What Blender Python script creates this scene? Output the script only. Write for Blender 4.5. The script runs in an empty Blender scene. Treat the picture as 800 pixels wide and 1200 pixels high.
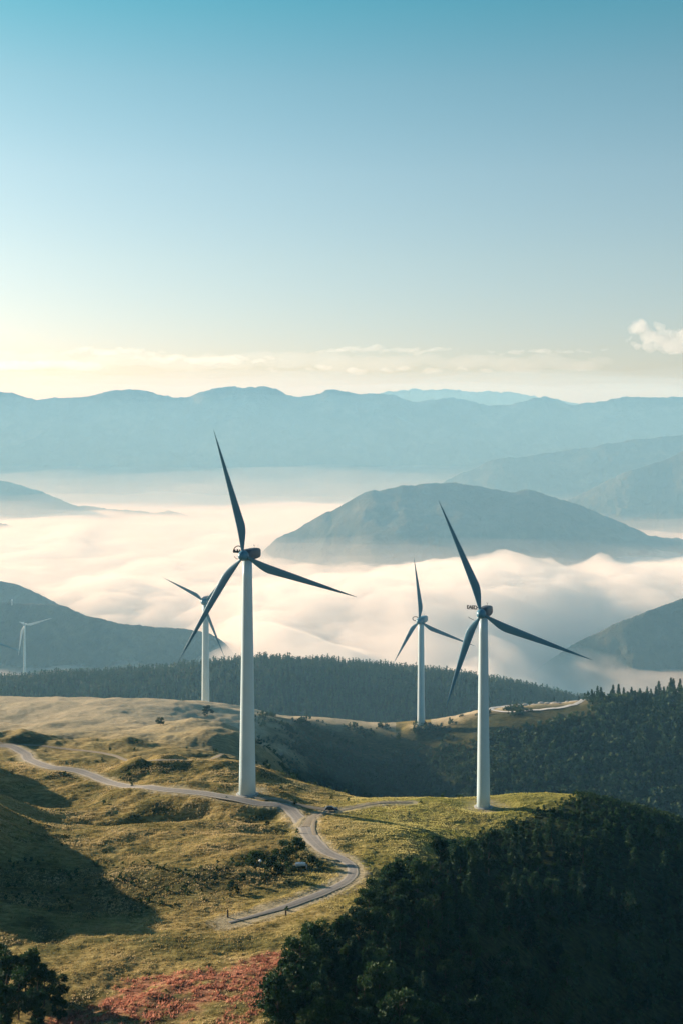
import bpy, math, random
import numpy as np
R = math.radians
random.seed(7)
rng = np.random.default_rng(11)
scene = bpy.context.scene
COL = scene.collection
F = 1400.0            # focal length in photo pixels (photo is 800 wide)
HOR = 490.0           # eye level in the photo
Z0 = 600.0            # camera height above the valley floor

# ------------------------------------------------------------------ helpers
def link(o): COL.objects.link(o); return o
def tag(o, label=None, cat=None, group=None, kind=None):
    if label: o['label'] = label
    if cat: o['category'] = cat
    if group: o['group'] = group
    if kind: o['kind'] = kind
    return o
def mesh_np(name, verts, faces, mat=None, smooth=True):
    """verts (n,3), faces list of equal-length index arrays"""
    me = bpy.data.meshes.new(name)
    v = np.asarray(verts, dtype=np.float32); f = np.asarray(faces, dtype=np.int32)
    k = f.shape[1]
    me.vertices.add(len(v)); me.vertices.foreach_set('co', v.ravel())
    me.loops.add(f.size); me.loops.foreach_set('vertex_index', f.ravel())
    me.polygons.add(len(f)); me.polygons.foreach_set('loop_start', np.arange(0, f.size, k, dtype=np.int32))
    if smooth: me.polygons.foreach_set('use_smooth', np.ones(len(f), dtype=bool))
    me.update(calc_edges=True); me.validate()
    if mat: me.materials.append(mat)
    return me
def obj(name, me, parent=None, loc=(0, 0, 0)):
    o = bpy.data.objects.new(name, me); link(o); o.location = loc
    if parent: o.parent = parent
    return o
def empty(name, loc, rz=0):
    o = bpy.data.objects.new(name, None); link(o); o.location = loc; o.rotation_euler = (0, 0, rz); o.empty_display_size = 0.5
    return o
class MB:
    def __init__(s): s.v = []; s.f = []
    def add(s, vs, fs):
        n = len(s.v); s.v += [tuple(map(float, p)) for p in vs]; s.f += [tuple(i + n for i in q) for q in fs]
    def box(s, c, d, rz=0):
        cx, cy, cz = c; dx, dy, dz = [q / 2 for q in d]; ca, sa = math.cos(rz), math.sin(rz)
        vs = [(cx + x * ca - y * sa, cy + x * sa + y * ca, cz + z) for x in (-dx, dx) for y in (-dy, dy) for z in (-dz, dz)]
        s.add(vs, [(0, 1, 3, 2), (4, 6, 7, 5), (0, 4, 5, 1), (2, 3, 7, 6), (0, 2, 6, 4), (1, 5, 7, 3)])
    def rings(s, rings, cap=True):
        k = len(rings[0]); n = len(s.v)
        for r in rings: s.v += [tuple(map(float, p)) for p in r]
        for i in range(len(rings) - 1):
            for j in range(k):
                a = n + i * k + j; b = n + i * k + (j + 1) % k
                s.f.append((a, b, b + k, a + k))
        if cap:
            s.f.append(tuple(n + j for j in range(k))[::-1]); s.f.append(tuple(n + (len(rings) - 1) * k + j for j in range(k)))
    def tube(s, p0, p1, r0, r1=None, k=8):
        r1 = r0 if r1 is None else r1
        p0 = np.array(p0, float); p1 = np.array(p1, float); d = p1 - p0; d /= max(np.linalg.norm(d), 1e-9)
        a = np.cross(d, (0, 0, 1) if abs(d[2]) < .9 else (1, 0, 0)); a /= np.linalg.norm(a); b = np.cross(d, a)
        s.rings([[p + r * (math.cos(t) * a + math.sin(t) * b) for t in [2 * math.pi * j / k for j in range(k)]] for p, r in ((p0, r0), (p1, r1))])
    def build(s, name, mat, parent=None, loc=(0, 0, 0), smooth=False, bevel=0):
        me = bpy.data.meshes.new(name); me.from_pydata(s.v, [], s.f); me.update()
        if mat: me.materials.append(mat)
        if smooth:
            for p in me.polygons: p.use_smooth = True
        o = obj(name, me, parent, loc)
        if bevel:
            m = o.modifiers.new('bevel', 'BEVEL'); m.width = bevel; m.segments = 2
        return o

# ------------------------------------------------------------------ noise
def _h(ix, iy, seed):
    h = (ix.astype(np.int64) * 374761393 + iy.astype(np.int64) * 668265263 + seed * 974634777) & 0xFFFFFFFF
    h = ((h ^ (h >> 13)) * 1274126177) & 0xFFFFFFFF
    h = (h ^ (h >> 16)) & 0xFFFFFFFF
    return h
def perlin(x, y, seed=0):
    xi = np.floor(x); yi = np.floor(y); xf = x - xi; yf = y - yi
    u = xf * xf * xf * (xf * (xf * 6 - 15) + 10); v = yf * yf * yf * (yf * (yf * 6 - 15) + 10)
    def g(dx, dy):
        a = _h(xi + dx, yi + dy, seed) / 4294967296.0 * 2 * np.pi
        return np.cos(a) * (xf - dx) + np.sin(a) * (yf - dy)
    return (g(0, 0) * (1 - u) + g(1, 0) * u) * (1 - v) + (g(0, 1) * (1 - u) + g(1, 1) * u) * v
def fbm(x, y, wl, octs=4, seed=0, gain=.5, ridged=False):
    s = 0; a = 1; tot = 0
    for i in range(octs):
        n = perlin(x / wl + 13.7 * i, y / wl - 7.1 * i, seed + i)
        if ridged: n = .5 - np.abs(n) * 1.6
        s = s + a * n; tot += a; a *= gain; wl /= 2.03
    return s / tot * (1.6 if not ridged else 1)
def smooth(e0, e1, x):
    t = np.clip((x - e0) / (e1 - e0), 0, 1); return t * t * (3 - 2 * t)

# ------------------------------------------------------------------ materials
def mat(name, rough=.8):
    m = bpy.data.materials.new(name); m.use_nodes = True; nt = m.node_tree
    b = nt.nodes['Principled BSDF']; b.inputs['Roughness'].default_value = rough
    b.inputs['Specular IOR Level'].default_value = .25
    return m, nt, b
def N(nt, t, **kw):
    n = nt.nodes.new(t)
    for k, v in kw.items():
        if k in n.inputs: n.inputs[k].default_value = v
        else: setattr(n, k, v)
    return n
def noise_node(nt, scale, detail=5, rough=.6, coord='Object', stretch=None):
    tc = N(nt, 'ShaderNodeTexCoord'); out = tc.outputs[coord]
    if stretch:
        mp = N(nt, 'ShaderNodeMapping'); mp.inputs['Scale'].default_value = stretch; nt.links.new(out, mp.inputs['Vector']); out = mp.outputs[0]
    n = N(nt, 'ShaderNodeTexNoise', Scale=scale, Detail=detail, Roughness=rough); nt.links.new(out, n.inputs['Vector'])
    return n
def ramp(nt, src, stops):
    r = N(nt, 'ShaderNodeValToRGB'); e = r.color_ramp.elements
    while len(e) < len(stops): e.new(.5)
    for q, (p, c) in zip(e, stops): q.position = p; q.color = (*c, 1) if len(c) == 3 else c
    nt.links.new(src, r.inputs['Fac']); return r
def mixc(nt, fac, a, b):
    m = N(nt, 'ShaderNodeMix', data_type='RGBA')
    for s, v in (('A', a), ('B', b)):
        i = m.inputs[6 if s == 'A' else 7]
        if isinstance(v, tuple): i.default_value = (*v, 1)
        else: nt.links.new(v, i)
    if isinstance(fac, float): m.inputs[0].default_value = fac
    else: nt.links.new(fac, m.inputs[0])
    return m.outputs[2]
def math_node(nt, op, a, b=0.0, clamp=False):
    m = N(nt, 'ShaderNodeMath', operation=op); m.use_clamp = clamp
    for i, v in enumerate((a, b)):
        if isinstance(v, (int, float)): m.inputs[i].default_value = v
        else: nt.links.new(v, m.inputs[i])
    return m.outputs[0]
def simple(name, c1, c2, scale, rough=.8, bump=0, bscale=None):
    m, nt, b = mat(name, rough); n = noise_node(nt, scale)
    r = ramp(nt, n.outputs['Fac'], [(.3, c1), (.7, c2)]); nt.links.new(r.outputs[0], b.inputs['Base Color'])
    if bump:
        n2 = noise_node(nt, bscale or scale * 3); bp = N(nt, 'ShaderNodeBump', Strength=bump, Distance=.3)
        nt.links.new(n2.outputs['Fac'], bp.inputs['Height']); nt.links.new(bp.outputs[0], b.inputs['Normal'])
    return m

# ------------------------------------------------------------------ terrain height function
CP = []  # (px, Y, drop)
def cp(px, py, Y): CP.append((px, Y, (py - HOR) / F * Y))
def cz(px, Y, d): CP.append((px, Y, d))
for px, rows in {
    -150: [(1200, 205), (1060, 270)], 0: [(1200, 205), (1100, 250), (1040, 290), (1000, 322), (940, 390), (900, 460), (868, 550), (846, 690), (833, 868)],
    100: [(1060, 276), (905, 447), (832, 868)],
    200: [(1200, 200), (1100, 245), (1000, 312), (935, 390), (890, 480), (860, 600), (843, 720), (832, 868)],
    290: [(1082, 256), (930, 397), (890, 480), (862, 600), (832, 868)],
    400: [(1200, 200), (1100, 246), (1022, 300), (952, 380), (936, 430)],
    500: [(1200, 225), (1100, 262), (1040, 300), (980, 360), (940, 425)],
    566: [(945, 415)],
    600: [(1200, 262), (1100, 300), (1000, 370), (930, 436)],
    700: [(1200, 300), (1100, 330), (1000, 372), (935, 428)],
    800: [(1200, 320), (1100, 350), (1020, 385), (972, 420)]}.items():
    for py, Y in rows: cp(px, py, Y)
for px, rows in {
    -150: [(400, 122), (600, 155), (868, 205), (1050, 290)],
    -400: [(200, 90), (300, 95), (400, 118), (600, 150), (868, 200), (1050, 290)],
    0: [(1050, 300), (130, 97), (1180, 275)], 200: [(1050, 300), (130, 95)],
    400: [(520, 175), (620, 218), (700, 236), (740, 232), (790, 222), (825, 216.5), (860, 217), (1050, 300), (130, 90)],
    330: [(520, 158), (640, 188), (760, 205), (850, 211)],
    500: [(520, 188), (620, 236), (700, 248), (740, 244), (780, 232), (810, 221), (835, 214.7), (1000, 290)],
    600: [(520, 188), (620, 238), (690, 245), (720, 236), (750, 224), (780, 212), (810, 203), (870, 211), (1000, 285), (130, 110)],
    700: [(520, 185), (620, 234), (680, 243), (710, 233), (740, 220), (770, 207.5), (800, 197.5), (855, 203), (950, 245)],
    800: [(520, 192), (620, 232), (680, 236), (710, 226), (740, 213.5), (770, 201), (800, 191), (860, 198), (950, 240), (130, 140)],
    950: [(300, 172), (420, 165), (520, 195), (690, 228), (740, 212), (800, 187), (950, 240)],
    1250: [(300, 180), (420, 180), (520, 200), (700, 205), (800, 187), (950, 240), (1250, 350)]}.items():
    for Y, d in rows: cz(px, Y, d)
for px, py in [(-300, 805), (-100, 800), (0, 797), (100, 792), (200, 786), (300, 774), (400, 779), (520, 790), (600, 805), (680, 826), (800, 850)]:
    cp(px, py, 1250)
for px in (-400, 0, 400, 800, 1200): cz(px, 1420, 345); cz(px, 1700, 450); cz(px, 2100, 560)
_c = np.array(CP, float)
PU = (_c[:, 0] - 400) / F; PV = np.log(_c[:, 1]) * 1.0
def _tps(r2): return np.where(r2 > 1e-12, .5 * r2 * np.log(np.maximum(r2, 1e-12)), 0)
_n = len(CP)
A = np.zeros((_n + 3, _n + 3)); A[:_n, :_n] = _tps((PU[:, None] - PU) ** 2 + (PV[:, None] - PV) ** 2) + np.eye(_n) * 2e-5
P = np.stack([np.ones(_n), PU, PV], 1); A[:_n, _n:] = P; A[_n:, :_n] = P.T
W = np.linalg.solve(A, np.concatenate([_c[:, 2], np.zeros(3)]))
def base_drop(x, y):
    x = np.atleast_1d(np.asarray(x, float)); y = np.atleast_1d(np.asarray(y, float))
    out = np.empty(x.size)
    u = np.clip((x / y).ravel(), -.55, .62); v = np.log(y).ravel()
    for i in range(0, u.size, 20000):
        a, b = u[i:i + 20000], v[i:i + 20000]
        out[i:i + 20000] = _tps((a[:, None] - PU) ** 2 + (b[:, None] - PV) ** 2) @ W[:_n] + W[_n] + W[_n + 1] * a + W[_n + 2] * b
    return out.reshape(x.shape)
HILLS_AND_BLOCKERS = [(-56, 371, 38, 13, -7.5), (-112, 402, 24, 10, -6), (-100, 560, 60, 20, -7), (-20, 345, 16, 8, -2.5), (-132, 322, 34, 34, 25), (-160, 402, 28, 20, 20), (-176, 458, 24, 22, 25), (-92, 262, 20, 14, 4.0), (-104, 372, 26, 10, 4), (-70, 452, 34, 8, 4.5), (-150, 520, 50, 18, 8),  # tall mounds left of frame are added to cast shadow on the meadow
         (-62, 640, 50, 14, 6), (-48, 405, 34, 7, 3.2), (-34, 292, 16, 7, 2.6)]     # x, y, rx, ry, height
def coarse_z(x, y):
    """large shapes of the land, no fine relief"""
    x = np.asarray(x, float); y = np.asarray(y, float)
    z = Z0 - base_drop(x, y)
    for hx, hy, rx, ry, h in HILLS_AND_BLOCKERS: z = z + h * (1 + .5 * fbm(x, y, 26, 3, 15)) * np.exp(-((x - hx) / rx) ** 2 - ((y - hy) / ry) ** 2)
    amp = np.clip(y / 400, .6, 1.6) * smooth(2600, 1500, y)
    z = z + fbm(x, y, 62, 2, 3) * 2.2 * amp + fbm(x * .87 - y * .5, (x * .5 + y * .87) * .45, 21, 3, 9) * 2.2 * amp * (.28 + .72 * smooth(640, 430, y)) * (1 - .72 * smooth(-30, 0, x) * smooth(340, 365, y))
    f = smooth(1900, 2700, y); z = z * (1 - f) + 2.0 * f
    return np.maximum(z, 2)
# lookup for pixel anchoring
def at(px, py, y0=150., y1=1500.):
    ys = np.exp(np.linspace(math.log(y0), math.log(y1), 2500)); xs = (px - 400) / F * ys
    z = coarse_z(xs, ys); ray = Z0 - (py - HOR) / F * ys
    k = np.argmax(ray < z); return float(xs[k]), float(ys[k]), float(z[k])

def road_path(pts, y1=1500, step=1.5, y0=150):
    P3 = np.array([at(px, py, y0, y1) for px, py in pts])
    out = []
    for i in range(len(P3) - 1):
        p0 = P3[max(i - 1, 0)]; p1 = P3[i]; p2 = P3[i + 1]; p3 = P3[min(i + 2, len(P3) - 1)]
        n = max(2, int(np.linalg.norm(p2[:2] - p1[:2]) / step))
        for t in np.arange(n) / n:
            out.append(.5 * ((2 * p1) + (-p0 + p2) * t + (2 * p0 - 5 * p1 + 4 * p2 - p3) * t * t + (-p0 + 3 * p1 - 3 * p2 + p3) * t ** 3))
    out.append(P3[-1]); out = np.array(out)
    z = coarse_z(out[:, 0], out[:, 1]); k = 9
    zp = np.pad(z, k, mode='edge'); out[:, 2] = np.convolve(zp, np.ones(2 * k + 1) / (2 * k + 1), 'valid')
    return out
MAIN = road_path([(-60, 868), (0, 873), (14, 877), (30, 884), (34, 891), (58, 899), (100, 908), (170, 920), (240, 931), (300, 939), (338, 950), (356, 964), (364, 981), (380, 996),
                  (402, 1009), (413, 1021), (408, 1031), (385, 1043), (350, 1055), (312, 1069), (268, 1083)])
SIDE = road_path([(358, 967), (368, 958), (384, 952), (396, 950), (440, 944), (482, 941)])
SPUR = road_path([(299, 932), (326, 938), (352, 946), (384, 950)])
TRACK = road_path([(-60, 866), (0, 870), (60, 877), (130, 885), (190, 892), (260, 888), (330, 882)])
ROADS = [(MAIN, 2.3, 5.0), (SIDE, 1.5, 3.2), (SPUR, 1.5, 3.2), (TRACK, 1.0, 2.4)]
def flatten(x, y, z):
    for path, hw, bl in ROADS:
        lo = path[:, :2].min(0) - 12; hi = path[:, :2].max(0) + 12
        m = np.nonzero((x > lo[0]) & (x < hi[0]) & (y > lo[1]) & (y < hi[1]))[0]
        for i in range(0, len(m), 20000):
            k = m[i:i + 20000]
            d2 = (x[k, None] - path[:, 0]) ** 2 + (y[k, None] - path[:, 1]) ** 2
            j = d2.argmin(1); d = np.sqrt(d2[np.arange(len(k)), j])
            f = smooth(bl + hw, hw + .6, d)
            z[k] = z[k] * (1 - f) + (path[j, 2] - .06 * smooth(hw + .8, hw, d)) * f
    return z
TB = {}   # turbine bases are levelled: x, y, z
for nm, (px, py, Y) in dict(t1=(290, 931, 397), t2=(566, 946, 415), t3=(493, 850, 830), t4=(241, 832, 866)).items():
    X = (px - 400) / F * Y; TB[nm] = (X, Y, float(Z0 - (py - HOR) / F * Y))
def full_z(x, y):
    shp = x.shape; x = x.ravel(); y = y.ravel()
    z = coarse_z(x, y)
    near = smooth(900, 450, y)
    z = z + (fbm(x, y, 9, 2, 21) * .38 + fbm(x, y * 1.5, 3.6, 2, 31) * .26 + fbm(x, y, 1.5, 1, 41) * .11) * near + fbm(x, y, 14, 3, 51) * .9 * (1 - near) * smooth(3000, 2000, y)
    z = flatten(x, y, z)
    for (bx, by, bz) in TB.values():
        d = np.hypot(x - bx, y - by); f = smooth(16, 4.5, d); z = z * (1 - f) + bz * f
    return z.reshape(shp)
def gz(x, y): return full_z(np.array([x], float), np.array([y], float))[0]

# ------------------------------------------------------------------ ground material
def rgb(r, g, b): return (r, g, b)
m_ground, nt, b = mat('meadow', .95); b.inputs['Specular IOR Level'].default_value = .05
att = N(nt, 'ShaderNodeAttribute', attribute_name='cover'); sep = N(nt, 'ShaderNodeSeparateColor'); nt.links.new(att.outputs['Color'], sep.inputs[0])
n1 = noise_node(nt, .05, 6, .65); n2 = noise_node(nt, .55, 6, .7, stretch=(.6, 1.5, 1)); n3 = noise_node(nt, 2.4, 4, .7)
straw = ramp(nt, n2.outputs['Fac'], [(.30, (.10, .08, .025)), (.46, (.27, .195, .065)), (.60, (.42, .32, .13)), (.75, (.50, .41, .20))])
olive = ramp(nt, n2.outputs['Fac'], [(.30, (.07, .08, .02)), (.5, (.24, .23, .055)), (.7, (.42, .37, .13))])
c = mixc(nt, sep.outputs[1], straw.outputs[0], olive.outputs[0])
big = math_node(nt, 'MULTIPLY', ramp(nt, n1.outputs['Fac'], [(.45, (0, 0, 0)), (.62, (1, 1, 1))]).outputs[0], .45)
c = mixc(nt, big, c, (.085, .088, .026))
red = ramp(nt, n2.outputs['Fac'], [(.3, (.08, .04, .022)), (.5, (.36, .14, .09)), (.72, (.58, .29, .20))])
c = mixc(nt, sep.outputs[0], c, red.outputs[0])
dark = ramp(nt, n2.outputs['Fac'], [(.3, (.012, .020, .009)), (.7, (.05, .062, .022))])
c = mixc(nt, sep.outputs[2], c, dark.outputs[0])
pale = ramp(nt, n2.outputs['Fac'], [(.3, (.38, .32, .21)), (.7, (.68, .59, .44))])
c = mixc(nt, att.outputs['Alpha'], c, pale.outputs[0])
spk = math_node(nt, 'ADD', math_node(nt, 'MULTIPLY', n3.outputs['Fac'], .9), .55)
mm = N(nt, 'ShaderNodeVectorMath', operation='SCALE'); nt.links.new(c, mm.inputs[0]); nt.links.new(spk, mm.inputs['Scale'])
nt.links.new(mm.outputs[0], b.inputs['Base Color'])
bp = N(nt, 'ShaderNodeBump', Strength=1.0, Distance=.55); nt.links.new(n2.outputs['Fac'], bp.inputs['Height'])
bp2 = N(nt, 'ShaderNodeBump', Strength=.8, Distance=.22); nt.links.new(n3.outputs['Fac'], bp2.inputs['Height']); nt.links.new(bp.outputs[0], bp2.inputs['Normal'])
nt.links.new(bp2.outputs[0], b.inputs['Normal'])

# ------------------------------------------------------------------ the ground sheet
us = np.concatenate([np.linspace(-3.2, -.8, 14)[:-1], np.linspace(-.8, -.31, 90)[:-1], np.linspace(-.31, .31, 780), np.linspace(.31, .8, 70)[1:], np.linspace(.8, 3.2, 14)[1:]])
ys = np.concatenate([np.arange(60, 170, 2.5), np.arange(170, 445, .55), np.arange(445, 700, 1.6), np.arange(700, 1320, 2.6), np.exp(np.linspace(math.log(1320), math.log(9850), 70))])
U, Y = np.meshgrid(us, ys); X = U * Y
Zg = full_z(X, Y)
nr, nc = X.shape
idx = np.arange(nr * nc).reshape(nr, nc)
faces = np.stack([idx[:-1, :-1], idx[:-1, 1:], idx[1:, 1:], idx[1:, :-1]], -1).reshape(-1, 4)
me = mesh_np('ground', np.stack([X, Y, Zg], -1).reshape(-1, 3), faces, m_ground)
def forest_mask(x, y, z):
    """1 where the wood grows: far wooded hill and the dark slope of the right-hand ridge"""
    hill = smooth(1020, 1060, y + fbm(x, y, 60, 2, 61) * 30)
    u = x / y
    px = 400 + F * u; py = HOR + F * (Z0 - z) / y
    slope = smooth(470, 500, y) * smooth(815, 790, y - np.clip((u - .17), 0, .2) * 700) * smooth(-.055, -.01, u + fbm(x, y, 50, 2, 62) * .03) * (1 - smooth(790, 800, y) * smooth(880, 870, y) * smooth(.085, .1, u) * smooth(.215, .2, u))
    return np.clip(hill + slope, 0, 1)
EDGE_PY = np.array([900, 925, 945, 965, 985, 1010, 1040, 1080, 1110, 1140, 1200, 1300]); EDGE_PX = np.array([760, 700, 650, 600, 545, 520, 455, 445, 400, 352, 325, 290])
def spur(x, y, z):
    px = 400 + F * x / y; py = HOR + F * (Z0 - z) / y
    return px - np.interp(py, EDGE_PY, EDGE_PX)      # >0: on the wooded side of the spur
z_ = Zg
def red_cover(x, y, n, n2):
    def e(cx, cy, rx, ry, a):
        ca, sa = math.cos(a), math.sin(a); dx, dy = x - cx, y - cy
        return ((dx * ca + dy * sa) / rx) ** 2 + ((-dx * sa + dy * ca) / ry) ** 2
    m = np.maximum(smooth(1.3, .5, e(-33, 210, 21, 13, .5) + n * 1.2 + n2 * .9), smooth(1.3, .5, e(-14, 216, 9, 21, -.15) + n * 1.0 + n2 * .9))
    return m * smooth(-.45, .15, n2 + .12) * .85
nz = fbm(X, Y, 18, 3, 71); nz2 = fbm(X, Y, 5, 3, 72)
def ell(cx, cy, rx, ry): return ((X - cx) / rx) ** 2 + ((Y - cy) / ry) ** 2
redm = red_cover(X, Y, nz, nz2)
sp = spur(X, Y, Zg)
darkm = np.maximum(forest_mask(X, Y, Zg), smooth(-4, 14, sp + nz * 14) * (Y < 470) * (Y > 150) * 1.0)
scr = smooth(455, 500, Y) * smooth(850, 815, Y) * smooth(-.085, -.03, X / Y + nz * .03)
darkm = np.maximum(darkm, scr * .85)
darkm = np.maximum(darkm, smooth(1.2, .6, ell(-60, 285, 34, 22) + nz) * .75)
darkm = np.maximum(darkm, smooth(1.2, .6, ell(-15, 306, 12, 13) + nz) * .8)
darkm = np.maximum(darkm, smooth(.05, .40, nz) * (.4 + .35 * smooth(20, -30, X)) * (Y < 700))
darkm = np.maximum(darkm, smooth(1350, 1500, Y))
greenm = np.clip(smooth(-20, 60, X) * .8 * (Y < 500) + nz * .9 + .12, 0, 1)
palem = smooth(430, 760, Y) * smooth(960, 900, Y) * (X / Y < .045) * .75 + smooth(770, 815, Y) * smooth(915, 890, Y) * (X / Y > .075) * (X / Y < .215) * .75
palem = np.clip(palem * (1 - scr), 0, 1)
bare = np.zeros_like(X).ravel(); xr, yr = X.ravel(), Y.ravel()
for path, hw, _ in ROADS[:2]:
    lo = path[:, :2].min(0) - 8; hi = path[:, :2].max(0) + 8
    m = np.nonzero((xr > lo[0]) & (xr < hi[0]) & (yr > lo[1]) & (yr < hi[1]))[0]
    for i in range(0, len(m), 20000):
        k = m[i:i + 20000]; d = np.sqrt(((xr[k, None] - path[:, 0]) ** 2 + (yr[k, None] - path[:, 1]) ** 2).min(1))
        bare[k] = np.maximum(bare[k], smooth(hw + 3.0, hw + .4, d + fbm(xr[k], yr[k], 4, 2, 5) * 1.6) * .6)
for nm in ('t1', 't2', 't3', 't4'):
    d = np.hypot(xr - TB[nm][0], yr - TB[nm][1]); bare = np.maximum(bare, smooth(10, 4, d + fbm(xr, yr, 5, 2, 6) * 3) * .6)
palem = np.maximum(palem, bare.reshape(X.shape)); darkm = darkm * (1 - bare.reshape(X.shape))
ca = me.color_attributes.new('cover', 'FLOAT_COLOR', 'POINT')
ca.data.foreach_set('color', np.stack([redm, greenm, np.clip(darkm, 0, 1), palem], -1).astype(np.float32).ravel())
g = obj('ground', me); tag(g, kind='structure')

# ------------------------------------------------------------------ roads
def road_mat(name, c1, c2, edge):
    m, nt, b = mat(name, .9); n = noise_node(nt, 1.2, 6); n5 = noise_node(nt, .12, 3)
    r = ramp(nt, n.outputs['Fac'], [(.3, c1), (.7, c2)])
    at_ = N(nt, 'ShaderNodeAttribute', attribute_name='across'); ab = math_node(nt, 'ABSOLUTE', at_.outputs['Fac'])
    w = math_node(nt, 'ADD', ab, math_node(nt, 'MULTIPLY', math_node(nt, 'SUBTRACT', n.outputs['Fac'], .5), .25))
    e = ramp(nt, w, [(.0, (.35, .35, .35)), (.12, (0, 0, 0)), (.62, (0, 0, 0)), (.74, (.8, .8, .8)), (.86, (1, 1, 1))])
    c = mixc(nt, e.outputs[0], r.outputs[0], edge)
    c = mixc(nt, math_node(nt, 'MULTIPLY', n5.outputs['Fac'], .3), c, (.16, .14, .11))
    nt.links.new(c, b.inputs['Base Color']); return m
m_road = road_mat('worn_asphalt', (.20, .185, .175), (.30, .28, .26), (.44, .39, .32))
m_track = road_mat('dirt_track', (.24, .19, .13), (.36, .30, .22), (.30, .25, .16))
def ribbon(name, path, hw, m, lift=.05, taper=None):
    hw = np.full(len(path), float(hw)) if taper is None else taper
    d = np.gradient(path[:, :2], axis=0); d /= np.linalg.norm(d, axis=1)[:, None] + 1e-9; nrm = np.stack([-d[:, 1], d[:, 0]], 1)
    K = 9; vs = []; ac = []
    for j in range(K):
        t = -1 + 2 * j / (K - 1)
        w = hw * t * (1 + .06 * np.sin(np.arange(len(path)) * .9 + j * 2.0) * (abs(t) > .9))
        p = path[:, :2] + nrm * w[:, None]; vs.append(np.column_stack([p, path[:, 2] + lift + .05 * (1 - t * t)])); ac.append(np.full(len(path), t))
    v = np.stack(vs, 1).reshape(-1, 3); n = len(path); ix = np.arange(n * K).reshape(n, K)
    f = np.stack([ix[:-1, :-1], ix[:-1, 1:], ix[1:, 1:], ix[1:, :-1]], -1).reshape(-1, 4)
    me = mesh_np(name, v, f, m); a = me.attributes.new('across', 'FLOAT', 'POINT'); a.data.foreach_set('value', np.stack(ac, 1).astype(np.float32).ravel())
    return tag(obj(name, me), kind='structure')
tp = np.linspace(0, 1, len(MAIN)); ribbon('road', MAIN, 2.3, m_road, .06, 2.3 - .95 * smooth(.74, .84, tp) - .9 * smooth(.93, 1, tp))
ribbon('side_road', SIDE, 1.3, m_track, .04, 1.4 - .8 * smooth(.25, .6, np.linspace(0, 1, len(SIDE))))
LOOP = road_path([(384, 952), (371, 960), (367, 972), (375, 988), (392, 1001), (411, 1012)]); ribbon('path', LOOP, .6, m_track, .05)
ribbon('path', SPUR, 1.4, m_track, .03)
ribbon('dirt_track', TRACK, 1.1, m_track, .03)
th = np.linspace(0, 2 * math.pi, 90); RING = np.column_stack([137 + 32 * np.cos(th) * (1 + .05 * np.sin(3 * th)), 836 + 21 * np.sin(th), th * 0])
zr = full_z(RING[:, 0], RING[:, 1]); RING[:, 2] = zr
ribbon('gravel_track', RING, 1.7, simple('pale_gravel', (.5, .5, .48), (.7, .7, .68), 1.5), .5)

# ------------------------------------------------------------------ mountains across the valley
def mtn_mat(name, c1, c2, sc):
    m, nt, b = mat(name, .95); n = noise_node(nt, sc, 8, .7); n2 = noise_node(nt, sc * 9, 6, .75)
    r = ramp(nt, n.outputs['Fac'], [(.38, c1), (.54, tuple(p * .6 + q * .4 for p, q in zip(c1, c2))), (.64, c2)])
    sc_ = math_node(nt, 'ADD', n2.outputs['Fac'], .45); v = N(nt, 'ShaderNodeVectorMath', operation='SCALE'); nt.links.new(r.outputs[0], v.inputs[0]); nt.links.new(sc_, v.inputs['Scale'])
    nt.links.new(v.outputs[0], b.inputs['Base Color'])
    bp = N(nt, 'ShaderNodeBump', Strength=1.0, Distance=22.0); nt.links.new(n2.outputs['Fac'], bp.inputs['Height']); nt.links.new(bp.outputs[0], b.inputs['Normal']); return m
m_mtn = mtn_mat('wooded_mountain', (.02, .032, .018), (.16, .15, .09), .004)
def mountain(prof, D, depth, seed, amp=.34, nx=320, ny=110, zb=4.0, wl=420):
    pts = sorted(prof); xs_ = np.array([p[0] for p in pts], float); ys_ = np.array([p[1] for p in pts], float)
    px = np.linspace(xs_[0], xs_[-1], nx); py = np.interp(px, xs_, ys_)
    k = max(1, nx // 160); pp = np.pad(py, k, mode='edge'); py = np.convolve(pp, np.ones(2 * k + 1) / (2 * k + 1), 'valid')
    py = py + (fbm(px, px * 0 + seed, 34, 4, seed + 40, .6) * (3.4 if D < 6000 else 5.0) + fbm(px, px * 0 + seed, 120, 2, seed + 44) * (5.0 if D > 6000 else 0)) * (py < 640)
    Xc = (px - 400) / F * D; top = Z0 - (py - HOR) / F * D
    v = np.linspace(-1, 1, ny); V, XX = np.meshgrid(v, Xc, indexing='ij'); TOP = np.broadcast_to(top, V.shape)
    YY = D + V * depth
    n = fbm(XX, YY, wl, 5, seed, .55, ridged=True)
    fall = (1 - np.abs(V) ** .85)
    hgt = (TOP - zb)
    Zm = zb + hgt * np.clip(fall + (n - .15) * amp * 2.2 * np.abs(V) ** .6 * (1 - np.abs(V)) ** .5, 0, 1.2)
    Zm += fbm(XX, YY, wl * .3, 5, seed + 5, .6, ridged=True) * hgt.mean() * .14 * np.abs(V) ** .35 + fbm(XX, YY, wl * .03, 2, seed + 9) * D * .0009
    Zm[0] = zb - 2; Zm[-1] = zb - 2; Zm[:, 0] = zb - 2; Zm[:, -1] = zb - 2
    # lines of sight widen with distance: bend the sheet so each flank keeps its place
    XX = XX * 1.0
    ix = np.arange(V.size).reshape(V.shape)
    f = np.stack([ix[:-1, :-1], ix[:-1, 1:], ix[1:, 1:], ix[1:, :-1]], -1).reshape(-1, 4)
    o = obj('mountain', mesh_np('mountain', np.stack([XX, YY, Zm], -1).reshape(-1, 3), f, m_mtn)); tag(o, kind='structure'); return o
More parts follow.
